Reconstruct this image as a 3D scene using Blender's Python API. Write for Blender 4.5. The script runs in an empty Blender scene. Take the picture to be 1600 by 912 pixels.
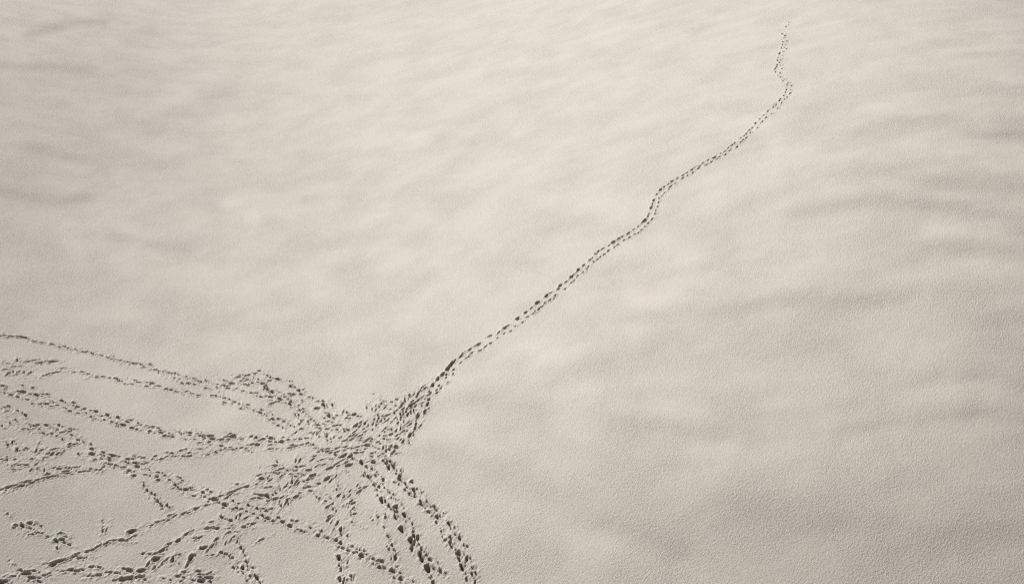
import bpy, math, random
import numpy as np
C = bpy.context
scene = C.scene
R = math.radians

# ------------------------------------------------------------------ camera
W, Hh = 1600.0, 912.0
FPX = 1700.0
CAM_Z = 31.0
PITCH = R(35.0)
cam_data = bpy.data.cameras.new('camera')
cam = bpy.data.objects.new('camera', cam_data)
scene.collection.objects.link(cam)
cam_data.sensor_fit = 'HORIZONTAL'
cam_data.angle = 2 * math.atan(W / 2 / FPX)
cam_data.clip_start = 0.5
cam_data.clip_end = 6000
cam.location = (0, 0, CAM_Z)
cam.rotation_euler = (math.pi / 2 - PITCH, 0, 0)
scene.camera = cam
scene.render.resolution_x = 1024
scene.render.resolution_y = 583

# ------------------------------------------------------------------ light
SUN_EL = R(31.0)
SUN_AZ = R(138.0)          # measured from +X towards +Y : the sun stands beyond the field, to the left
SKY = 0.05
SUN = 5.0
sdir = (math.cos(SUN_AZ), math.sin(SUN_AZ))
world = bpy.data.worlds.new('World')
scene.world = world
world.use_nodes = True
nt = world.node_tree
nt.nodes.clear()
sky = nt.nodes.new('ShaderNodeTexSky')
sky.sky_type = 'NISHITA'
sky.sun_disc = False
sky.sun_elevation = SUN_EL
sky.sun_rotation = math.pi / 2 - SUN_AZ
bg = nt.nodes.new('ShaderNodeBackground')
bg.inputs['Strength'].default_value = SKY
hsv = nt.nodes.new('ShaderNodeHueSaturation')
hsv.inputs['Saturation'].default_value = 0.12
wo = nt.nodes.new('ShaderNodeOutputWorld')
nt.links.new(sky.outputs[0], hsv.inputs['Color'])
nt.links.new(hsv.outputs[0], bg.inputs['Color'])
nt.links.new(bg.outputs[0], wo.inputs['Surface'])
scene.cycles.filter_width = 1.1
scene.cycles.use_denoising = False
sl = bpy.data.lights.new('sun', 'SUN')
sl.energy = SUN
sl.angle = R(0.5)
sl.color = (1.0, 0.98, 0.95)
so = bpy.data.objects.new('sun', sl)
scene.collection.objects.link(so)
from mathutils import Vector
d = Vector((sdir[0] * math.cos(SUN_EL), sdir[1] * math.cos(SUN_EL), math.sin(SUN_EL)))
so.rotation_euler = d.to_track_quat('Z', 'Y').to_euler()
so.location = d * 200
vs = scene.view_settings
vs.view_transform = 'Standard'
vs.look = 'None'
vs.gamma = 1.0
vs.use_curve_mapping = False
vs.exposure = 0.33

# ------------------------------------------------------------------ pixels <-> ground
cp, sp = math.cos(PITCH), math.sin(PITCH)
def ray(px, py):
    u = (np.asarray(px, float) - W / 2) / FPX
    v = -(np.asarray(py, float) - Hh / 2) / FPX
    # camera right (1,0,0), up (0,sp,cp), forward (0,cp,-sp)
    return u, cp + v * sp, -sp + v * cp
def to_ground(px, py, z=0.0):
    dx, dy, dz = ray(px, py)
    t = (z - CAM_Z) / dz
    return dx * t, dy * t
def to_pixel(x, y, z=0.0):
    zz = z - CAM_Z
    f = y * cp - zz * sp
    up = y * sp + zz * cp
    f = np.maximum(f, 0.5)
    return W / 2 + FPX * x / f, Hh / 2 - FPX * up / f

# ------------------------------------------------------------------ broad relief of the field
rng = np.random.default_rng(7)
def fft_noise(n, step, lx, ly, ang, seed, power=1.0):
    r = np.random.default_rng(seed)
    k = np.fft.fftfreq(n, step)
    kx, ky = np.meshgrid(k, k, indexing='ij')
    ca, sa = math.cos(ang), math.sin(ang)
    a = (kx * ca + ky * sa) * lx
    b = (-kx * sa + ky * ca) * ly
    q = a * a + b * b
    amp = q ** (0.5 * power) * np.exp(-q)
    f = np.fft.fft2(r.standard_normal((n, n))) * amp
    o = np.real(np.fft.ifft2(f))
    return o / o.std()

STREAK_GAIN = 3.0
BR = [(0, [188, 206, 230, 243, 250, 251, 245, 234, 216]),
      (150, [170, 180, 210, 230, 237, 238, 235, 228, 213]),
      (300, [162, 177, 195, 214, 224, 227, 222, 211, 200]),
      (450, [160, 178, 191, 211, 210, 216, 208, 203, 193]),
      (600, [154, 173, 188, 200, 208, 202, 194, 193, 174]),
      (750, [144, 163, 179, 192, 198, 191, 186, 182, 168]),
      (912, [140, 154, 165, 177, 180, 174, 166, 164, 154])]
STREAKS = [  # pixel polylines of the low ridges, half width, tone
 ([(1390,222),(1460,228),(1530,250),(1600,255)],7,-.12), ([(1440,205),(1500,225)],6,-.07),
 ([(1200,222),(1280,240),(1350,243)],7,-.05), ([(1400,262),(1560,275)],9,.05),
 ([(1330,300),(1450,325),(1600,340)],9,-.08), ([(1230,372),(1340,355),(1440,358),(1520,372),(1600,400)],8,-.09),
 ([(1280,325),(1400,345)],9,.05), ([(1380,415),(1500,430),(1600,440)],9,-.08), ([(1450,395),(1560,412)],9,.05),
 ([(960,537),(1080,530),(1200,513),(1400,510)],8,-.08), ([(980,500),(1100,512)],14,.05),
 ([(870,600),(960,630),(1000,655)],9,-.06), ([(820,585),(900,590)],15,.04), ([(830,625),(910,665),(960,690)],13,.06),
 ([(740,655),(800,672),(860,686)],7,-.07), ([(990,698),(1070,715),(1150,722),(1180,732)],7,-.08),
 ([(1000,740),(1130,750)],13,.05), ([(1300,722),(1340,708),(1400,700),(1500,690),(1600,700)],7,-.10),
 ([(1400,670),(1560,665)],14,.05), ([(1320,745),(1350,790)],18,.05), ([(1500,630),(1600,650)],10,-.08),
 ([(680,735),(800,780),(860,810),(920,850),(1000,880),(1060,912)],9,-.11), ([(760,820),(860,870),(930,905)],16,.05),
 ([(1090,840),(1250,862),(1400,872),(1600,880)],10,-.05), ([(0,328),(60,340),(100,348),(145,333)],8,-.07),
 ([(240,215),(290,195),(350,165),(372,160)],14,-.05), ([(222,205),(300,163)],14,.02),
 ([(50,78),(110,60),(170,55)],7,-.08), ([(0,130),(150,130)],7,-.05), ([(200,90),(245,60)],9,-.05),
 ([(180,400),(250,412),(300,420)],7,-.08), ([(110,405),(135,430)],10,.08), ([(50,255),(150,280),(175,300)],8,-.07),
 ([(480,335),(520,327),(600,340),(680,355)],6,-.06), ([(500,350),(600,365)],10,.04), ([(690,237),(745,247)],6,-.10),
 ([(360,345),(400,368)],13,.08), ([(800,175),(832,187)],10,-.06),
 ([(500,28),(620,25),(700,12)],5,-.05), ([(950,45),(1100,58),(1210,62)],5,-.05), ([(1320,63),(1390,72)],5,-.07),
 ([(560,440),(620,470)],14,-.04), ([(560,500),(600,560)],30,-.03), ([(100,540),(250,560)],12,-.03)]

BN, BS = 768, 0.25                       # 192 m square at 0.25 m
BX0, BY0 = -96.0, -30.0
bx = BX0 + np.arange(BN) * BS
by = BY0 + np.arange(BN) * BS
GX, GY = np.meshgrid(bx, by, indexing='ij')
ys = np.array([k for k, _ in BR], float)
win = np.clip((GY + 25) / 25, 0, 1) * np.clip((158 - GY) / 35, 0, 1) * np.clip((94 - np.abs(GX)) / 30, 0, 1)
kk = 2 * np.pi * np.fft.fftfreq(BN, BS)
KX, KY = np.meshgrid(kk, kk, indexing='ij')
ks = KX * sdir[0] + KY * sdir[1]
k2 = KX ** 2 + KY ** 2
BROAD_GAIN = 1.05
amb = 0.22
# slopes towards or away from the sun give the field its light and dark swells; heights follow from the slopes
HB = np.zeros((BN, BN))
for _it in range(4):
    PX, PY = to_pixel(GX, GY, HB)
    PXc, PYc = np.clip(PX, 0, 1600), np.clip(PY, 0, 912)
    rows = np.array([np.interp(PXc.ravel(), np.arange(9) * 200.0, np.array(v, float)) for _, v in BR])
    j = np.clip(np.searchsorted(ys, PYc.ravel()) - 1, 0, len(ys) - 2)
    t = (PYc.ravel() - ys[j]) / (ys[j + 1] - ys[j])
    ii = np.arange(j.size)
    sr = ((1 - t) * rows[j, ii] + t * rows[j + 1, ii]).reshape(BN, BN)
    rel = (sr / 255.0) ** 2.2 / 0.55
    tone = np.zeros((BN, BN))
    for pts, w, a in STREAKS:
        best = np.full((BN, BN), 1e9)
        p = np.array(pts, float)
        for (x0, y0), (x1, y1) in zip(p[:-1], p[1:]):
            ex, ey = x1 - x0, y1 - y0
            q = np.clip(((PX - x0) * ex + (PY - y0) * ey) / (ex * ex + ey * ey), 0, 1)
            best = np.minimum(best, np.hypot(PX - x0 - q * ex, PY - y0 - q * ey))
        tone += a * np.exp(-(best / w) ** 2) * STREAK_GAIN * (1.0 if pts[0][0] > 650 else 0.8)
    B = (np.clip(rel, 0.36, 1.75) - 1.0) * BROAD_GAIN + tone
    G = -B / (1 - amb) * math.tan(SUN_EL) * win
    HF = np.conj(1j * ks) * np.fft.fft2(G) / (ks ** 2 + 0.003 * k2 ** 1.5 + 0.03 * k2 + 4e-4)
    NEW = np.real(np.fft.ifft2(HF))
    NEW -= NEW[300:480, 300:480].mean()
    HB = 0.35 * HB + 0.65 * NEW
# unforced wind undulations, long across the view
calm = 0.15 + 0.85 / (1 + np.exp(-(GX - 4 + 0.1 * (GY - 40)) / 5.0))
HB += calm * (0.013 * fft_noise(BN, BS, 10.0, 2.3, R(4), 3) + 0.007 * fft_noise(BN, BS, 5.5, 1.2, R(-5), 5) + 0.0035 * fft_noise(BN, BS, 1.1, 0.8, R(20), 6))
HB -= HB[150:240, 150:240].mean()
HB *= np.clip((GY + 24) / 20, 0, 1) * np.clip((155 - GY) / 20, 0, 1) * np.clip((88 - np.abs(GX)) / 20, 0, 1)
def bspl(t):
    return ((1 - t) ** 3 / 6, (3 * t ** 3 - 6 * t ** 2 + 4) / 6, (-3 * t ** 3 + 3 * t ** 2 + 3 * t + 1) / 6, t ** 3 / 6)
def broad(x, y):
    fx = np.clip((x - BX0) / BS, 1, BN - 3.001); fy = np.clip((y - BY0) / BS, 1, BN - 3.001)
    ix = fx.astype(int); iy = fy.astype(int)
    wx = bspl(fx - ix); wy = bspl(fy - iy)
    o = 0
    for a in range(4):
        for b in range(4):
            o = o + wx[a] * wy[b] * HB[ix + a - 1, iy + b - 1]
    return o
import sys; sys.stderr.write("BROAD %.2f %.2f\n" % (HB.min(), HB.max()))
def on_terrain(px, py):
    px = np.asarray(px, float); py = np.asarray(py, float)
    dx, dy, dz = ray(px, py)
    z = np.zeros_like(px)
    for _ in range(12):
        t = (z - CAM_Z) / dz
        z = 0.4 * z + 0.6 * broad(dx * t, dy * t)
    t = (z - CAM_Z) / dz
    return dx * t, dy * t
# ------------------------------------------------------------------ the footprints, as surveyed trail by trail
TILE = {'A': (0, 500, 6.4), 'B': (250, 540, 6.4), 'C': (500, 570, 6.4), 'D': (0, 640, 6.4), 'E': (250, 640, 6.4),
        'F': (500, 680, 6.4), 'G': (0, 770, 6.4), 'H': (250, 770, 6.4), 'I': (500, 770, 6.4), 'J': (400, 600, 8.0),
        'K': (540, 600, 8.0), 'M': (640, 400, 4.0), 'N': (900, 200, 4.0), 'P': (1100, 0, 5.3333), 'Z': (0, 0, 1.0)}
# name, label, elongation, data:  tile letter then x,y[,size]
TRAILS = [
 ('left_file', 'darker left file of footprints winding from the trampled junction to the far field', 1.05,
  'K 1085,10,2 C 1175,140,3 1225,95,3 1270,40,3 1300,10,2 M 265,670,2 285,650 320,625,2 330,610 375,583,1 430,550,2 410,560 500,500,1 515,492 555,478 595,447,1 615,435 '
  '675,390,2 685,380,2 723,352,1 760,325 798,290,2 855,248,2 880,230 930,205,1 940,185,1 975,162 1010,130,2 1020,118 1055,90,1 1085,60,1 1125,25,1 1140,10 '
  'N 15,885,2 45,855,1 85,825,1 95,812 125,785,1 140,770,1 165,755 180,747 205,733 232,713,2 265,692,1 290,678 325,660,1 360,635 390,615 410,595 427,580,2 448,552 458,535 '
  '468,500,1 478,475 485,452,1 503,415 530,385,1 547,368 578,350 600,333 632,315 665,297 690,280 725,262 738,250 768,240 795,220 825,202 862,185,1 875,178 902,160 930,145 '
  '950,125 975,107 993,95 1030,62 1048,50 1062,37 1080,15 1100,0 Z 1180,193 1187,186 1193,180 1199,174 P 580,890 597,873 637,825,1 628,838 665,800 677,770 685,748 692,720 '
  '690,705 660,672 637,645 617,630 597,602 590,575 603,560 607,545 612,505 617,485 628,450,1 632,440 645,403 652,375 655,352 665,320 672,303 648,285'),
 ('right_file', 'right, fainter file of small footprints beside the dark file across the open field', 0.9,
  'C 1260,130 1270,95 1335,45,1 1330,90 1275,170 1205,230 1165,250 1165,280 1190,205 1175,215 M 275,710 270,735 320,665 310,675 370,625 355,635 385,605 440,587 470,565 505,545 '
  '550,510 590,482 605,478 630,468 660,437 705,412 735,380 770,360 785,345 825,315 805,330 843,295 875,275 900,265 910,245 970,205 1010,165 1025,155 1050,125 1083,100 1115,65 1150,35 1190,5 '
  'N 65,880 80,860 105,845 135,820 150,803 175,790 200,768 215,760 240,745 260,730 300,702 335,683 365,662 390,655 405,638 430,615 450,595 475,570 493,535 500,515 508,492 517,465 520,440 '
  '535,425 553,405 580,382 590,367 620,348 665,315 698,298 730,280 762,255 810,232 845,212 882,192 895,180 930,168 960,140 1005,118 1030,90 1045,75 1062,62 1090,30 1135,0 '
  'Z 1185,198 1191,190 1197,184 1205,178 P 612,905 645,858 672,825 690,810 712,780 720,750 730,715 705,690 675,660 655,640 635,610 650,575 640,545 625,525 640,500 655,465 660,430 668,395 '
  '680,375 690,345 685,410 705,190 705,210 680,225'),
 ('thin_upper', 'thin unbroken line of footprints, uppermost of those reaching the left edge', 1.6,
  'A 10,160 50,150 112,163,1 205,165,1 240,175 270,183 335,210 360,216 418,222 525,240 592,268 640,262 680,278 760,295 845,318 925,335,1 1020,355 1080,375 1115,390 1160,392 1212,404 1285,418 1340,432,1 1412,443 1445,470 1550,497 1590,510 1510,445 '
  'B 40,262 98,272 140,278 190,290 270,312 340,328 385,355 465,350 410,362 575,383 655,400,1 680,425 755,427 715,375,2 835,453 915,470 965,475 1015,512 '
  '150,322 220,375 280,378 345,388 462,423 570,418'),
 ('thin_second', 'wavering faint line of footprints just below the thin uppermost one', 1.35,
  'A 480,540 530,530 575,518 625,480 740,518 820,515 885,535 970,567 1030,565 1100,578 1165,583,1 1185,605 1250,635 1320,637 1390,618 1350,600 1520,628,1 1470,660 1590,658 '
  'B 60,430 110,438 165,458 270,455 325,478 390,495 520,497 565,503 650,570 640,522 700,540 745,560 795,582 885,625 935,647 880,590 810,628 1020,640 1050,685 1000,672 1128,690 1135,735,1 '
  '1190,728 1095,740 1240,760 1310,798 1185,795 1230,820 1350,815 1425,830'),
 ('faint_edge', 'faint broken scatter of footprints at the left edge just above the double trail', 1.2,
  'A 175,395 280,410 330,403 375,425 405,428 465,410 520,412,1 560,412 70,425 130,518 85,530,1 180,518 300,522 150,460 35,490 240,520'),
 ('double_upper', 'upper file of the double trail sweeping from the left edge into the trampled junction', 1.1,
  'A 25,655,1 225,655 220,715,2 185,710 360,745,2 330,675 430,740 540,820 620,805,1 655,825 770,865,2 740,825 840,885 945,905 300,735 400,742 '
  'D 865,30 960,15,2 1070,52,2 1180,75,2 1305,100 1275,122 1380,132 1400,150 1470,155 1530,172 1590,185 E 10,185 95,235 200,228 300,230,1 300,252 375,238 400,260 440,280 505,258,3 525,290,2 '
  '620,298,1 700,270 745,272,1 725,258,2 815,290 910,270 965,278,1 1030,292,1 1000,308 1080,265 1110,282,2 1100,318 1160,320 1215,318,2 1290,300,1 1240,275 1350,295 1400,290 1465,283'),
 ('double_lower', 'lower file of the double trail sweeping from the left edge into the trampled junction', 1.1,
  'A 50,730 105,745,1 175,765 270,790 320,833 395,835 465,835,1 515,862 570,850 660,883 D 700,15 785,35 855,50 915,70 960,87 1045,100 1125,120,1 1185,145 1235,152,2 1320,182,1 1370,195 1400,193 '
  '1500,215 1590,228 E 10,228,1 50,260,2 130,272 255,295 345,292 405,330 500,350 490,320 610,362,1 660,380 710,370 735,398 800,345 815,378,1 860,385 890,408 920,345,1 975,345,2 1000,350 '
  '1100,395 1170,390 1100,350 1315,352 1290,380 1355,360,1 1415,347 1475,335 1530,347 1550,330'),
 ('cross_upper', 'ragged footprints running from the left edge down to the first crossing of trails', 1.1,
  'A 40,870 95,865 D 75,10 185,12 250,57,1 155,100 300,150 340,158 375,150 395,190 240,190 435,235 515,237 570,262 630,298 455,150 500,170 525,155 590,150,1 570,198 610,225 700,190 690,215 720,255 '
  '735,270 780,300 840,325 910,345 915,390,2 918,440,2 1035,425 1040,455 1060,420 1140,458,2 1190,467 1095,478 1095,502,1 1020,490 950,495 1280,490,1 1260,528 1285,530,1'),
 ('long_diagonal', 'long straight line of footprints running diagonally from the first crossing to the bottom edge', 1.15,
  'D 1160,555 1100,545 1225,575 1360,530,2 1375,567,2 1465,530 1290,605,2 1345,657 1500,600 1590,625 1450,650 1500,660 1570,665 1585,700,1 E 50,655 0,705 95,700 200,680 225,705 155,750,1 185,775 '
  '200,795 255,797,2 315,800 310,775 430,822,1 415,840 445,870 340,862 480,795 510,820 550,890,3 510,895,1 H 650,115,3 620,110 730,78 785,102 725,165 765,150,1 815,158 865,185 885,120,1 935,205 975,155 '
  '1040,155 1070,180,1 1110,155 1030,222,2 1055,248 1085,255,1 980,250 1135,278 1180,243 1225,287,1 1300,325,2 1325,275 1365,280 1385,362 1410,375,1 1450,385 1510,345 1580,425,2 '
  'I 15,382 80,445,1 165,470,1 205,495,2 235,475,1 185,540 230,550,1 285,573 320,533 340,595 400,567 440,577 415,625,2 475,615 535,655,2 540,685,1 620,680,2 650,748 608,740,2 728,778,2 '
  '768,733 805,800 740,850 810,855,2 840,862 940,885'),
 ('left_lower', 'footprints climbing from the left edge up to the first crossing, under the ragged ones', 1.2,
  'D 15,795 90,768,2 155,752 210,757,1 270,715,1 315,725,1 370,700 430,685 505,668,2 565,655 480,640 540,580 590,590 650,615,1 690,632 690,580 800,620 840,612 885,610 765,575 910,585 960,598 1005,598 1025,575'),
 ('left_scatter', 'loose scatter of half-filled footprints at the left edge beside the first crossing', 1.15,
  'D 75,348 125,325 175,400,1 265,383 365,405 420,400 520,395,1 480,435,1 520,440,1 585,440 790,443,1 20,492 70,500 150,492 320,492 445,480 190,550 265,548,1 355,548 310,600 130,595 375,590 '
  '705,342 745,345 700,365 440,605 100,135 20,160'),
 ('cross_link', 'short light line of footprints linking the first crossing to the double trail', 1.3,
  'D 1390,470 1550,463 1430,478 E 15,490 60,470 75,428 125,435 160,463 215,405 240,463 285,460 295,430 470,445 560,425 610,402 400,388'),
 ('short_spur', 'short isolated spur of footprints between the first crossing and the long diagonal line', 1.0,
  'D 1440,755,1 1440,730 1470,805,1 1510,835 1550,848,1 1590,900 G 1545,15 1580,80,1 1590,100 H 5,105 20,125,1 70,125 98,120 98,140'),
 ('lower_branch', 'line of footprints branching off the long diagonal line towards the lower left corner', 1.15,
  'H 460,120,1 475,100 360,152,1 240,200,1 285,195 95,220 125,240 30,270 85,270 G 1520,315 1580,288,1 1320,378,3 1345,360,2 1300,450 1215,470,2 1140,470 1060,500,1 990,525,1 1000,548 935,560,1 870,580 '
  '765,608 735,635 795,648,1 600,672,2 670,665 540,700,3 1060,375 1025,380'),
 ('corner_group', 'small knot of footprints alone above the lower left corner', 1.0,
  'G 220,320,2 295,300,1 160,322 240,340 380,390 420,400 405,330 300,350 430,420 480,435 565,480,2 575,470 620,462,1 640,490,1 670,437 575,545,1 590,560 605,400 330,410 690,515 80,210'),
 ('bottom_edge', 'deep blotchy footprints along the bottom edge from the lower left corner', 1.15,
  'G 20,880,3 260,795,3 235,810,2 210,775 320,840,2 390,880,1 405,865 340,770 140,830 490,805 440,820 700,762,1 765,775,1 825,770 800,790 915,738,1 995,738,1 1015,745 1060,790 1100,790 1160,795 '
  '880,825 990,820,1 990,845 1240,755 1295,770,3 1290,795,2 1225,855,3 1280,848,3 1410,770,3 1415,830,2 1405,790,3 1325,870 1360,845 1450,865 H 40,850 60,665 125,662,1 110,870'),
 ('lower_fan', 'wide straggling band of deep footprints falling from the long diagonal line to the bottom edge', 1.0,
  'G 1540,745 1480,710,1 1560,655,3 1500,605 1430,600 H 15,570,3 60,540,1 95,500,1 180,470,2 265,405,1 325,370 400,440,1 350,440 435,545,2 520,525,2 560,465,2 300,650,3 190,708 200,610 '
  '470,348,2 570,352,2 600,345,1 515,285 620,240,1 660,260 705,270,1 760,245 800,225 850,250 720,318 690,350 690,390 740,430 710,460 660,490 630,490 780,385 835,340,1 885,310 925,302,1 965,275'),
 ('bottom_vertical', 'short upright rows of footprints meeting the bottom edge below the straggling band', 1.2,
  'H 175,830,1 235,845,1 240,790 205,880 385,780,1 400,810 410,870,3 415,835 490,800,1 490,840,2 505,885 335,870'),
 ('twin_strings', 'two thin strings of footprints dropping to the bottom edge left of the vertical pits', 1.1,
  'H 615,590,1 650,605 690,625 712,645,1 735,745 735,720 775,740 825,745,2 880,735 925,745 750,440 770,480 810,545,1 835,590 850,620 865,685,1 905,710 835,805 825,830 970,850,2 990,840 950,825 900,830 870,880 530,615 1000,470'),
 ('vertical_pits', 'row of round dark footprints dropping to the bottom edge from under the long diagonal line', 0.9,
  'I 185,645,3 180,625,2 215,670 270,690 190,720 180,745 205,755,1 195,855,2 235,890,1 310,830 245,855'),
 ('middle_strings', 'sparse meandering footprints between the long diagonal line and the trampled junction', 1.0,
  'I 55,80 75,135,1 125,160 160,178 95,225,1 85,262,1 115,285 170,297 208,365,2 135,355 278,430 335,150 310,215 345,205 320,290 F 190,600 240,610 110,630 290,600 315,650,1 330,675,1 380,568,1 '
  '400,520 450,515 375,495 185,500 300,555 170,540'),
 ('short_string', 'short string of small footprints standing alone left of the two heavy trails', 1.0,
  'I 655,235,1 575,240 530,270 640,340 685,428,1 718,515,1 690,555,1 740,565 765,600 750,635,2 710,655'),
 ('heavy_left', 'left of the two heavy deep trails running from the junction to the bottom edge', 1.15,
  'F 330,232,1 415,268,3 465,315,1 520,330,1 570,365 440,400,2 490,415,2 555,405 560,425 625,445,1 545,490,2 590,515,2 575,550 650,525 650,545 700,575 740,595 580,600 615,650,3 655,650 690,700,3 '
  '715,740 765,715,2 770,755,2 715,625 760,640 820,690 760,815,3 845,795,2 655,808 860,860 I 925,305 815,365,3 830,380 945,390 940,425,2 975,450,2 905,475,3 935,500,2 915,560,2 '
  '1015,555,1 1000,610,3 1015,655,3 1100,660,2 1065,620 1180,700 1075,750,4 1140,755,1 1210,785,1 1260,800 1105,850 1130,890,2 1250,830'),
 ('heavy_right', 'right of the two heavy trails to the bottom edge, bordering the untouched field', 1.15,
  'F 765,118,1 715,100 730,165,2 770,180 660,155,1 655,205 630,125 635,255,2 585,210 520,180 515,210 540,270,2 660,285 685,320,2 705,265,2 735,300,2 740,325,1 765,352 810,350 800,400,2 800,435,2 '
  '820,455,1 915,465,1 850,485 870,515,1 850,545 890,585,1 940,548,2 950,580 950,608,1 1018,570 1010,660,1 1020,690,2 1065,705 1070,658,1 1145,710,1 1165,745,1 1090,765,2 1100,775,2 1125,795 1170,815,2 1205,805 '
  '1165,865,1 1290,885,1 750,470 790,490 I 1215,380 1305,345 1350,345 1310,445,1 1395,450,2 1300,495,1 1320,530,2 1345,545 1440,520 1470,535 1390,600,2 1395,655,2 1490,630 1465,655,1 '
  '1500,655 1420,740,3 1430,755,2 1525,745,1 1520,810,1 1540,835 1465,860,1 1560,800 1550,890'),
 ('hump', 'arched line of dark footprints rising over the hump left of the junction', 1.2,
  'B 990,250 945,275,1 870,295,1 835,322 790,310 1075,298,1 1110,315 1185,335,2 1300,355 1310,405,2 1345,415 1390,450,2 1415,485,1 1495,510 1530,522 1430,440 J 785,215 845,215 845,260,2 955,262,1 '
  '1145,355,1 1225,378,2 1275,400 1020,390'),
 ('under_hump', 'broad band of mixed footprints under the arched line, slanting into the junction', 1.2,
  'B 940,320 985,335 905,350 815,352 850,385 930,375 1025,378,2 1075,430,2 1120,460 1065,400 J 760,300,2 915,395,2 1130,425 1170,428 600,310 530,270 580,200 440,215,2 430,250,1 370,235 305,185,2 180,158,1 '
  '190,240,2 285,215 445,290 590,345 535,385,1 640,375 680,400 690,438 730,460 565,460 650,465 360,155 465,130,1 290,100 200,95,2 130,55,2 65,155 780,510,1 800,550,1 850,495 890,560 955,575 '
  '720,610 680,605 585,555 600,535 490,600 900,465 960,480 1060,520 1100,560 1150,575 1020,510'),
 ('junction', 'densely overlapping footprints at the heart of the trampled junction', 1.1,
  'J 1245,512,1 1290,527 1350,555 1310,480 1360,490 1500,515 1460,570 1400,515 1110,700,1 1210,635 1170,645 1050,665 1310,670 1300,700 880,650 865,620 800,650 975,660 940,690 1040,790 1000,800 '
  '905,800,1 890,825 935,855,1 820,815 850,830 1000,885,1 1095,890,2 1170,890,1 730,895 1265,820 1255,860,1 1390,690,1 1360,720 1330,765 1385,765,2 1450,850 1520,720 1570,790 1150,800 1210,800 1560,430 1530,440 '
  'K 490,595 500,545 520,560 480,680 420,650 560,770 635,785,2 595,845,2 500,835,1 465,795 545,820 400,720 340,850 415,425,1 380,315 420,275 265,298 440,260'),
 ('junction_fan', 'converging lines of footprints fanning out of the narrow neck above the junction', 1.3,
  'K 990,50,1 960,75 925,88,1 800,145 740,180 780,155 905,120 885,160 830,215,1 810,262,2 935,175 905,205 860,240 770,310 790,300 725,375 745,350 695,405 690,435 620,425 810,340 820,365 775,380 870,270 '
  '560,310 580,220 640,190 630,265 680,285 705,250 515,385,1 610,360 635,350 500,440 465,460 485,290 650,480 690,545 630,580'),
 ('neck_right', 'spaced dark footprints curving down the right side of the neck to the junction', 1.0,
  'K 1060,110,1 1065,145 1035,190,2 1020,250,2 985,340,2 990,370 950,270 905,370 900,400,2 905,425 880,495,1 930,520 865,545,2 800,632,3 740,480 810,500 685,690 715,712,1 745,705 790,740 640,635,1 560,625,2 760,580'),
 ('lower_left_fan', 'spreading rows of footprints slanting from the junction down to the long diagonal line', 1.25,
  'E 1395,508 1410,565 1545,460 1480,600,1 1530,655,2 1430,650 1390,640 1350,605 1270,605 1205,592,1 1150,628 1020,688,2 1050,675 970,740 990,725 865,765,1 765,800,1 725,825 685,835 610,858 1155,555 1210,665 1100,700 '
  '1480,700 1520,690 1440,715 1320,715,1 1370,710,1 1375,685 1250,770 1200,800 1160,830 1130,850 1300,770 1490,765,1 1450,780 1510,812 1400,832 1360,865,1 1345,880 1105,770 1060,780 1020,852,2 1075,862,2 1150,885,1 '
  '1215,875 1000,885 930,885 1585,735 1590,885 1310,640 1560,565 1545,505 H 1260,95,1 1195,95 1285,55 1210,130 F 155,200,1 235,205,2 300,208,2 20,240 105,235 185,300 290,295,2 95,325,2 70,430,2 100,455 160,405 270,370 '
  '40,290 235,245 150,290'),
]
def parse(s):
    out = []
    tile = None
    for tok in s.split():
        if tok.isalpha():
            tile = TILE[tok]
            continue
        v = [float(q) for q in tok.split(',')]
        out.append((tile[0] + v[0] / tile[2], tile[1] + v[1] / tile[2], int(v[2]) if len(v) > 2 else 0))
    return out
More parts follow.
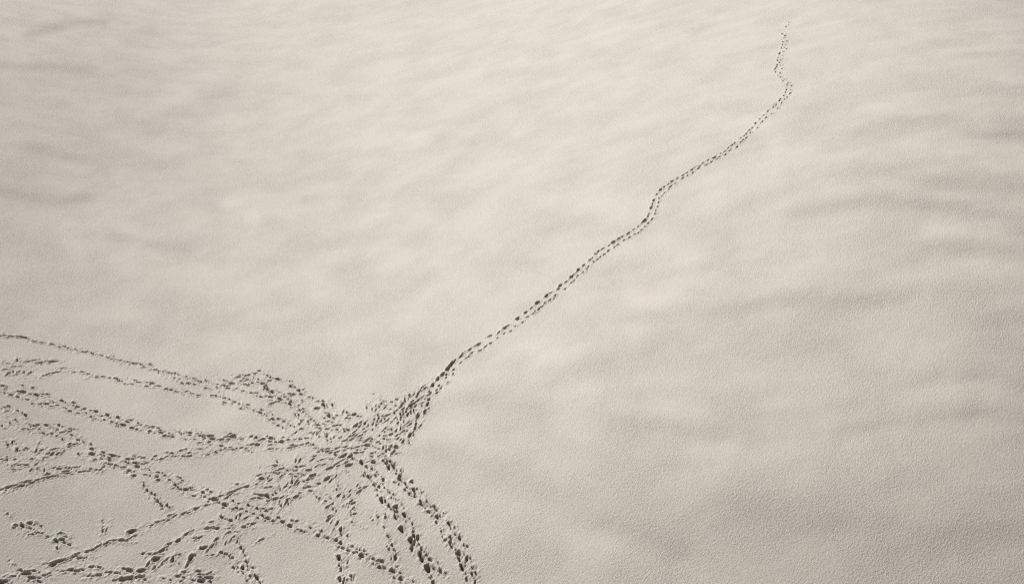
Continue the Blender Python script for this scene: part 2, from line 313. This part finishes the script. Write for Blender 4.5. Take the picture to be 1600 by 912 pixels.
# ------------------------------------------------------------------ materials
def sand_material(name, col, rough_bump):
    m = bpy.data.materials.new(name)
    m.use_nodes = True
    t = m.node_tree
    N = t.nodes
    L = t.links
    bs = N['Principled BSDF']
    geo = N.new('ShaderNodeNewGeometry')
    def noise(scale, detail, rough, loc_scale=(1, 1, 1), rot=0.0, lac=2.0):
        vr = N.new('ShaderNodeVectorRotate')
        vr.rotation_type = 'Z_AXIS'
        vr.inputs['Angle'].default_value = -rot          # grain runs along this heading
        L.new(geo.outputs['Position'], vr.inputs['Vector'])
        mp = N.new('ShaderNodeMapping')
        mp.inputs['Scale'].default_value = loc_scale
        L.new(vr.outputs[0], mp.inputs['Vector'])
        n = N.new('ShaderNodeTexNoise')
        n.inputs['Scale'].default_value = scale
        n.inputs['Detail'].default_value = detail
        n.inputs['Roughness'].default_value = rough
        L.new(mp.outputs[0], n.inputs['Vector'])
        return n
    def math_(op, a, b=None, c=None):
        q = N.new('ShaderNodeMath')
        q.operation = op
        for i, v in enumerate((a, b, c)):
            if v is None: continue
            if isinstance(v, (int, float)): q.inputs[i].default_value = v
            else: L.new(v, q.inputs[i])
        return q.outputs[0]
    # colour: faint drifts of paler and greyer grain
    n1 = noise(0.12, 4, 0.6, (1, 1.8, 1), R(0))
    n2 = noise(16.0, 4, 0.65)
    mix = math_('ADD', math_('MULTIPLY', n1.outputs['Fac'], 0.15), math_('MULTIPLY', n2.outputs['Fac'], 0.85))
    mr = N.new('ShaderNodeMapRange')
    mr.inputs['From Min'].default_value = 0.3
    mr.inputs['From Max'].default_value = 0.7
    L.new(mix, mr.inputs['Value'])
    cr = N.new('ShaderNodeMix')
    cr.data_type = 'RGBA'
    L.new(mr.outputs[0], cr.inputs[0])
    cr.inputs[6].default_value = (col[0] * 0.86, col[1] * 0.86, col[2] * 0.855, 1)
    cr.inputs[7].default_value = (col[0] * 1.13, col[1] * 1.13, col[2] * 1.135, 1)
    L.new(cr.outputs[2], bs.inputs['Base Color'])
    bs.inputs['Sheen Weight'].default_value = 0.18
    bs.inputs['Sheen Roughness'].default_value = 0.5
    bs.inputs['Roughness'].default_value = 0.7
    bs.inputs['Specular IOR Level'].default_value = 0.12
    # relief: short wind-combed ripples, grain, and patches where the combing is stronger
    rip = noise(12.0, 6, 0.72, (0.88, 1.15, 1), R(50))
    rip2 = noise(29.0, 3, 0.65, (0.8, 1.15, 1), R(25))
    fine = noise(30.0, 2, 0.6)
    patch = noise(0.35, 2, 0.5)
    pm = N.new('ShaderNodeMapRange')
    pm.inputs['From Min'].default_value = 0.35
    pm.inputs['From Max'].default_value = 0.65
    pm.inputs['To Min'].default_value = 0.55
    pm.inputs['To Max'].default_value = 1.25
    L.new(patch.outputs['Fac'], pm.inputs['Value'])
    h = math_('MULTIPLY', rip.outputs['Fac'], 0.042 * rough_bump)
    h = math_('ADD', h, math_('MULTIPLY', rip2.outputs['Fac'], 0.018 * rough_bump))
    h = math_('MULTIPLY', h, pm.outputs[0])
    h = math_('ADD', h, math_('MULTIPLY', fine.outputs['Fac'], 0.006))
    b = N.new('ShaderNodeBump')
    b.inputs['Strength'].default_value = 1.0
    b.inputs['Distance'].default_value = 1.0
    L.new(h, b.inputs['Height'])
    L.new(b.outputs[0], bs.inputs['Normal'])
    return m
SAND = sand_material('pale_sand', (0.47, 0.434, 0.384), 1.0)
SHADE_SAND = sand_material('painted_shade_sand', (0.37, 0.336, 0.291), 1.0)  # same sand in a darker colour: shade painted into the print hollows

# ------------------------------------------------------------------ the prints in world space
class Print: pass
EXT = {'thin_upper': [(0, 520, -1, -.05)], 'double_upper': [(0, 598, -1, -.3)], 'double_lower': [(0, 610, -1, -.3)], 'left_lower': [(0, 764, -1, .2)],
       'long_diagonal': [(650, 915, .9, .5)], 'heavy_left': [(690, 918, .45, 1), (680, 915, .4, 1)], 'heavy_right': [(744, 915, .3, 1)],
       'bottom_edge': [(0, 908, -1, .1)], 'vertical_pits': [(531, 915, 0, 1)], 'bottom_vertical': [(315, 915, .05, 1)], 'twin_strings': [(410, 915, .5, 1)],
       'cross_upper': [(0, 634, -1, -.4)]}
prints = []
bpy_rng = random.Random(11)
for ti, (key, label, elong, data) in enumerate(TRAILS):
    pts = parse(data)
    far_pts = set()
    for ex, ey, vx, vy in EXT.get(key, []):
        for k in range(14):
            far_pts.add(len(pts)) if k > 1 else None       # beyond the frame: relief only
            pts.append((ex + vx * (12 + 22 * k) + bpy_rng.uniform(-3, 3), ey + vy * (12 + 22 * k) + bpy_rng.uniform(-3, 3), bpy_rng.choice((0, 1, 2))))
    extra = {'junction': 1.8, 'junction_fan': 1.2, 'under_hump': 0.7, 'neck_right': 0.7, 'lower_left_fan': 0.35, 'double_upper': 0.2, 'heavy_right': 0.25}.get(key, 0)
    for q in list(pts):                              # older, half-trodden prints between the clear ones
        for _ in range(int(extra + bpy_rng.random())):
            pts.append((q[0] + bpy_rng.gauss(0, 5), q[1] + bpy_rng.gauss(0, 3), 0))
    a = np.array(pts)
    X, Y = on_terrain(a[:, 0], a[:, 1])
    for i in range(len(pts)):
        p = Print()
        p.relief_only = i in far_pts
        p.t = ti; p.x = float(X[i]); p.y = float(Y[i]); p.s = int(a[i, 2]); p.el = elong
        p.px = a[i, 0]; p.py = a[i, 1]
        prints.append(p)
# drop doubles
keep = []
for p in sorted(prints, key=lambda q: -q.s):
    if all((p.x - q.x) ** 2 + (p.y - q.y) ** 2 > 0.13 ** 2 for q in keep):
        keep.append(p)
prints = keep
PXW = np.array([(p.x, p.y) for p in prints]); PT = np.array([p.t for p in prints])
for i, p in enumerate(prints):                       # walking direction from the neighbours of the same trail
    dv = PXW - PXW[i]
    d2 = (dv ** 2).sum(1)
    for rad in (1.1, 1.8, 3.0):
        sel = (PT == p.t) & (d2 < rad * rad) & (d2 > 0)
        if sel.sum() >= 3: break
    v = dv[sel]
    if len(v) >= 2:
        c = v.T @ v
        w_, e_ = np.linalg.eigh(c)
        ang = math.atan2(e_[1, 1], e_[0, 1])
    else:
        ang = bpy_rng.uniform(0, math.pi)
    p.a = ang + bpy_rng.gauss(0, 0.15)
    k = (0.86, 1.05, 1.25, 1.5, 1.75)[p.s] * bpy_rng.uniform(0.9, 1.1)
    p.hl = 0.092 * k * p.el * bpy_rng.uniform(0.9, 1.25)
    p.hw = (0.036, 0.042, 0.047, 0.051, 0.054)[p.s] * k * bpy_rng.uniform(0.85, 1.15)
    p.dep = (0.052, 0.090, 0.125, 0.16, 0.185)[p.s] * bpy_rng.uniform(*((0.75, 1.7) if p.s == 0 else (0.85, 1.2)))
    if TRAILS[p.t][0] in ('left_file', 'right_file'):
        p.dep *= 1.2; p.hw *= 1.25; p.hl *= 0.93
    p.sl = bpy_rng.uniform(0.5, 1.0)
    # the dark blob seen is the shaded wall on the sun's side: the pit's middle lies a little away from the sun
    p.x -= sdir[0] * 0.022 * k
    p.y -= sdir[1] * 0.022 * k

# ------------------------------------------------------------------ fine relief of the trodden area
FS = 0.025
BLK = 16
CS = FS * BLK                                        # 0.4 m lattice of the open field
CX0, CY0 = -88.0, -24.0
NCX, NCY = 440, 448
xs = [p.x for p in prints]; ysx = [p.y for p in prints]
bi0 = int((min(xs) - 1.2 - CX0) / CS); bi1 = int((max(xs) + 1.2 - CX0) / CS) + 1
bj0 = int((min(ysx) - 1.2 - CY0) / CS); bj1 = int((max(ysx) + 1.2 - CY0) / CS) + 1
FX0, FY0 = CX0 + bi0 * CS, CY0 + bj0 * CS
NX, NY = (bi1 - bi0) * BLK + 1, (bj1 - bj0) * BLK + 1
print('PRINTS', len(prints), 'fine', NX, NY)
def vnoise(nx, ny, cell, seed):
    """smooth random field, cell in samples"""
    r = np.random.default_rng(seed)
    gx, gy = int(nx / cell) + 3, int(ny / cell) + 3
    g = r.standard_normal((gx, gy)).astype(np.float32)
    fx = np.arange(nx) / cell; fy = np.arange(ny) / cell
    ix = fx.astype(int); iy = fy.astype(int)
    tx = (fx - ix).astype(np.float32); ty = (fy - iy).astype(np.float32)
    tx = tx * tx * (3 - 2 * tx); ty = ty * ty * (3 - 2 * ty)
    a = g[ix] * (1 - tx)[:, None] + g[ix + 1] * tx[:, None]
    return a[:, iy] * (1 - ty) + a[:, iy + 1] * ty
n_a = vnoise(NX, NY, 5.3, 1)
n_b = vnoise(NX, NY, 5.3, 2)
n_c = vnoise(NX, NY, 2.4, 3)
n_d = vnoise(NX, NY, 11.0, 4)
PIT = np.zeros((NX, NY), np.float32)
RIM = np.zeros((NX, NY), np.float32)
CH = np.zeros((NX, NY), np.float32)                  # how churned the sand is
OWN = np.full((NX, NY), -1, np.int16)
OR = np.full((NX, NY), 9.0, np.float32)
def p_slump(p, side):
    return ss(-0.35, 0.75, side) * p.sl
def ss(e0, e1, x):
    t = np.clip((x - e0) / (e1 - e0), 0, 1)
    return t * t * (3 - 2 * t)
for pi_, p in enumerate(prints):
    shapes = [(p.x, p.y, p.hl, p.hw, p.dep, p.a)]
    if bpy_rng.random() < (0.0 if TRAILS[p.t][0] in ('left_file', 'right_file') else 0.5):                      # toe drag running on from the print
        sg = bpy_rng.choice((-1, 1, 1))
        dr = p.hl * bpy_rng.uniform(1.3, 1.9)
        aa = p.a + bpy_rng.gauss(0, 0.12)
        shapes.append((p.x + sg * dr * math.cos(aa), p.y + sg * dr * math.sin(aa), p.hl * bpy_rng.uniform(0.7, 1.2), p.hw * 0.48, p.dep * 0.42, aa))
    for sx_, sy_, shl, shw, sdep, sang in shapes:
        rad = shl * 2.2 + 0.30
        i0 = max(0, int((sx_ - rad - FX0) / FS)); i1 = min(NX, int((sx_ + rad - FX0) / FS) + 2)
        j0 = max(0, int((sy_ - rad - FY0) / FS)); j1 = min(NY, int((sy_ + rad - FY0) / FS) + 2)
        if i1 <= i0 or j1 <= j0: continue
        x = (FX0 + np.arange(i0, i1) * FS - sx_)[:, None]
        y = (FY0 + np.arange(j0, j1) * FS - sy_)[None, :]
        s = (slice(i0, i1), slice(j0, j1))
        x = x + 0.014 * n_a[s]; y = y + 0.014 * n_b[s]
        ca, sa = math.cos(sang), math.sin(sang)
        u = (x * ca + y * sa) / shl
        v = (-x * sa + y * ca) / (shw * (1.0 + 0.2 * np.clip(u, -1, 1)))
        r = (np.abs(u) ** 2.4 + np.abs(v) ** 2.2) ** (1 / 2.3)
        floor_ = 1.0 + 0.14 * np.cos(u * 3.0)
        # the wall on the sun's side stands, the other side has slumped to a ramp
        side = (-x * sdir[0] - y * sdir[1]) / (0.5 * (shl + shw))
        inner = 0.58 - 0.55 * p_slump(p, side)
        pit = -sdep * (1 - np.clip((r - inner) / (1.04 - inner), 0, 1)) * floor_
        PIT[s] = np.minimum(PIT[s], pit)
        dist = (r - 1.0) * shw
        rim = (0.009 + sdep * 0.14) * np.exp(-((dist - 0.034) / 0.034) ** 2) * (1 + 0.5 * n_d[s] - 0.3 * u) * (0.95 - 0.65 * ss(-0.6, 0.8, side))
        RIM[s] = np.maximum(RIM[s], np.clip(rim, 0, 0.06))
        CH[s] = np.maximum(CH[s], np.exp(-(np.clip(dist, 0, 9) / 0.10) ** 2))
        if shw < p.hw or p.relief_only: continue                      # drags stay part of the sand
        better = (r < 1.12) & (r < OR[s])
        OWN[s] = np.where(better, pi_, OWN[s])
        OR[s] = np.where(better, r, OR[s])
# crumbs and clods thrown up beside the prints
CLOD = np.zeros((NX, NY), np.float32)
for p in prints:
    for _ in range(bpy_rng.choice((0, 0, 1, 1, 2, 3))):
        th = bpy_rng.uniform(0, 2 * math.pi)
        rr = p.hw * 1.5 + abs(bpy_rng.gauss(0, 0.055))
        qx_, qy_ = p.x + rr * math.cos(th) * 1.3, p.y + rr * math.sin(th) * 1.3
        rc = bpy_rng.uniform(0.014, 0.032)
        hh = rc * bpy_rng.uniform(0.5, 1.0)
        a0, b0 = int((qx_ - FX0) / FS), int((qy_ - FY0) / FS)
        if not (8 < a0 < NX - 9 and 8 < b0 < NY - 9): continue
        s = (slice(a0 - 5, a0 + 7), slice(b0 - 5, b0 + 7))
        xx = (FX0 + np.arange(a0 - 5, a0 + 7) * FS - qx_)[:, None]
        yy = (FY0 + np.arange(b0 - 5, b0 + 7) * FS - qy_)[None, :]
        q = (xx * math.cos(th * 3) + yy * math.sin(th * 3)) ** 2 / (rc * 1.4) ** 2 + (-xx * math.sin(th * 3) + yy * math.cos(th * 3)) ** 2 / rc ** 2
        CLOD[s] = np.maximum(CLOD[s], hh * np.exp(-q))
CLOD[CLOD < 1e-3] = 0
CH = np.where(CH > 0.02, CH - 0.02, 0)
pm_ = ss(0.0, 0.02, -PIT)
D = PIT + RIM * (1 - pm_) + CH * (0.011 * n_c + 0.009 * n_a + 0.007 * n_b) + CLOD
D[:2] = 0; D[-2:] = 0; D[:, :2] = 0; D[:, -2:] = 0

# ------------------------------------------------------------------ lattice of the open field
cx = CX0 + np.arange(NCX + 1) * CS
cy = CY0 + np.arange(NCY + 1) * CS
CXG, CYG = np.meshgrid(cx, cy, indexing='ij')
HC = broad(CXG, CYG)
def grad(x, y, e=0.12):
    return (broad(x + e, y) - broad(x - e, y)) / (2 * e), (broad(x, y + e) - broad(x, y - e)) / (2 * e)
act = np.zeros((NCX, NCY), bool)
nz = (np.abs(D) > 1e-5) | (OWN >= 0)
for bi in range(bi1 - bi0):
    for bj in range(bj1 - bj0):
        if nz[bi * BLK:(bi + 1) * BLK + 1, bj * BLK:(bj + 1) * BLK + 1].any():
            act[bi0 + bi, bj0 + bj] = True
print('ACTIVE', act.sum())
# heights at every fine vertex of the active blocks
ai, aj = np.nonzero(act)
need = np.zeros((NX, NY), bool)
for a, b in zip(ai - bi0, aj - bj0):
    need[a * BLK:(a + 1) * BLK + 1, b * BLK:(b + 1) * BLK + 1] = True
fi, fj = np.nonzero(need)
fidx = np.full((NX, NY), -1, np.int32)
fidx[fi, fj] = np.arange(len(fi))
qx = fi / BLK; qy = fj / BLK
ci = np.minimum(qx.astype(int), bi1 - bi0 - 1); cj = np.minimum(qy.astype(int), bj1 - bj0 - 1)
tx = qx - ci; ty = qy - cj
A_, B_ = ci + bi0, cj + bj0
zb = HC[A_, B_] * (1 - tx) * (1 - ty) + HC[A_ + 1, B_] * tx * (1 - ty) + HC[A_, B_ + 1] * (1 - tx) * ty + HC[A_ + 1, B_ + 1] * tx * ty
fx = FX0 + fi * FS; fy = FY0 + fj * FS
FV = np.stack([fx, fy, zb + D[fi, fj]], 1)
gx_, gy_ = grad(fx, fy)
dgx, dgy = np.gradient(D, FS)
gx_ = gx_ + dgx[fi, fj]; gy_ = gy_ + dgy[fi, fj]
FN = np.stack([-gx_, -gy_, np.ones_like(gx_)], 1)
FN /= np.linalg.norm(FN, axis=1)[:, None]
cidx = np.arange((NCX + 1) * (NCY + 1)).reshape(NCX + 1, NCY + 1) + len(FV)
# coarse vertices that coincide with fine ones reuse them
ii_, jj_ = np.meshgrid(np.arange(bi0, bi1 + 1), np.arange(bj0, bj1 + 1), indexing='ij')
f_at = fidx[(ii_ - bi0) * BLK, (jj_ - bj0) * BLK]
cidx[bi0:bi1 + 1, bj0:bj1 + 1] = np.where(f_at >= 0, f_at, cidx[bi0:bi1 + 1, bj0:bj1 + 1])
cg = grad(CXG.ravel(), CYG.ravel())
CN = np.stack([-cg[0], -cg[1], np.ones_like(cg[0])], 1); CN /= np.linalg.norm(CN, axis=1)[:, None]
CV = np.stack([CXG.ravel(), CYG.ravel(), HC.ravel()], 1)

def mesh_object(name, V, F, Nrm, mat, parent=None, origin=None):
    """V (n,3), F (m,4) indices into V; unused vertices are dropped; smooth normals taken from the relief"""
    used, inv = np.unique(F.ravel(), return_inverse=True)
    v = V[used].astype(np.float32)
    n = Nrm[used]
    if origin is not None:
        v = v - np.array(origin, np.float32)
    me = bpy.data.meshes.new(name)
    me.vertices.add(len(v)); me.vertices.foreach_set('co', v.ravel())
    m = len(F)
    me.loops.add(m * 4); me.loops.foreach_set('vertex_index', inv.astype(np.int32).ravel())
    me.polygons.add(m)
    me.polygons.foreach_set('loop_start', np.arange(0, m * 4, 4, dtype=np.int32))
    me.update(calc_edges=True)
    me.polygons.foreach_set('use_smooth', np.ones(m, bool))
    me.normals_split_custom_set_from_vertices(n.tolist())
    me.materials.append(mat)
    o = bpy.data.objects.new(name, me)
    scene.collection.objects.link(o)
    if parent: o.parent = parent
    if origin is not None:
        q = parent.location if parent else (0, 0, 0)
        o.location = (origin[0] - q[0], origin[1] - q[1], origin[2] - q[2])
    return o

# ------------------------------------------------------------------ ground
fa, fb = np.nonzero(need[:-1, :-1] & need[1:, :-1] & need[:-1, 1:] & need[1:, 1:])
inact = act[fa // BLK + bi0, fb // BLK + bj0]
fa, fb = fa[inact], fb[inact]
FF = np.stack([fidx[fa, fb], fidx[fa + 1, fb], fidx[fa + 1, fb + 1], fidx[fa, fb + 1]], 1)
own = OWN[fa, fb]
oi, oj = np.nonzero(~act)
CF = np.stack([cidx[oi, oj], cidx[oi + 1, oj], cidx[oi + 1, oj + 1], cidx[oi, oj + 1]], 1)
x0, x1, y0, y1 = cx[0], cx[-1], cy[0], cy[-1]
FAR = 2500.0
sx = np.array([-FAR, x0, x1, FAR]); sy = np.array([-FAR, y0, y1, FAR])
SV = np.array([(a, b, 0.0) for a in sx for b in sy]); off = len(FV) + len(CV)
SN = np.tile([0, 0, 1.0], (16, 1))
SF = [(off + a * 4 + b, off + (a + 1) * 4 + b, off + (a + 1) * 4 + b + 1, off + a * 4 + b + 1) for a in range(3) for b in range(3) if not (a == 1 and b == 1)]
V = np.concatenate([FV, CV, SV]); NRM = np.concatenate([FN, CN, SN])
ground = mesh_object('sand_ground', V, np.concatenate([FF[own < 0], CF, np.array(SF)]), NRM, SAND)
ground['kind'] = 'structure'
ground['label'] = 'pale windswept sand with low ripples'

# ------------------------------------------------------------------ trails, each print its own mesh
order = np.argsort(own, kind='stable')
so_, FFs = own[order], FF[order]
st = np.searchsorted(so_, np.arange(len(prints)), 'left'); en = np.searchsorted(so_, np.arange(len(prints)), 'right')
for ti, (key, label, elong, data) in enumerate(TRAILS):
    mem = [i for i, p in enumerate(prints) if p.t == ti and en[i] - st[i] >= 6]
    if not mem: continue
    mx = float(np.mean([prints[i].x for i in mem])); my = float(np.mean([prints[i].y for i in mem]))
    root = bpy.data.objects.new('footprint_trail', None)
    root.empty_display_size = 0.3
    scene.collection.objects.link(root)
    root.location = (mx, my, float(broad(np.array([mx]), np.array([my]))[0]))
    root['label'] = label
    root['category'] = 'footprint trail'
    root['group'] = 'trails of footprints across the sand'
    mem.sort(key=lambda i: prints[i].hl * prints[i].hw / (prints[i].y ** 2 + CAM_Z ** 2), reverse=True)
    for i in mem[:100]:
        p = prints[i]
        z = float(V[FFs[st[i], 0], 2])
        mesh_object('footprint', V, FFs[st[i]:en[i]], NRM, SHADE_SAND, root, (p.x, p.y, z))
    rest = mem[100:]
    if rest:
        o = mesh_object('small_footprints', V, np.concatenate([FFs[st[i]:en[i]] for i in rest]), NRM, SHADE_SAND, root, tuple(root.location))
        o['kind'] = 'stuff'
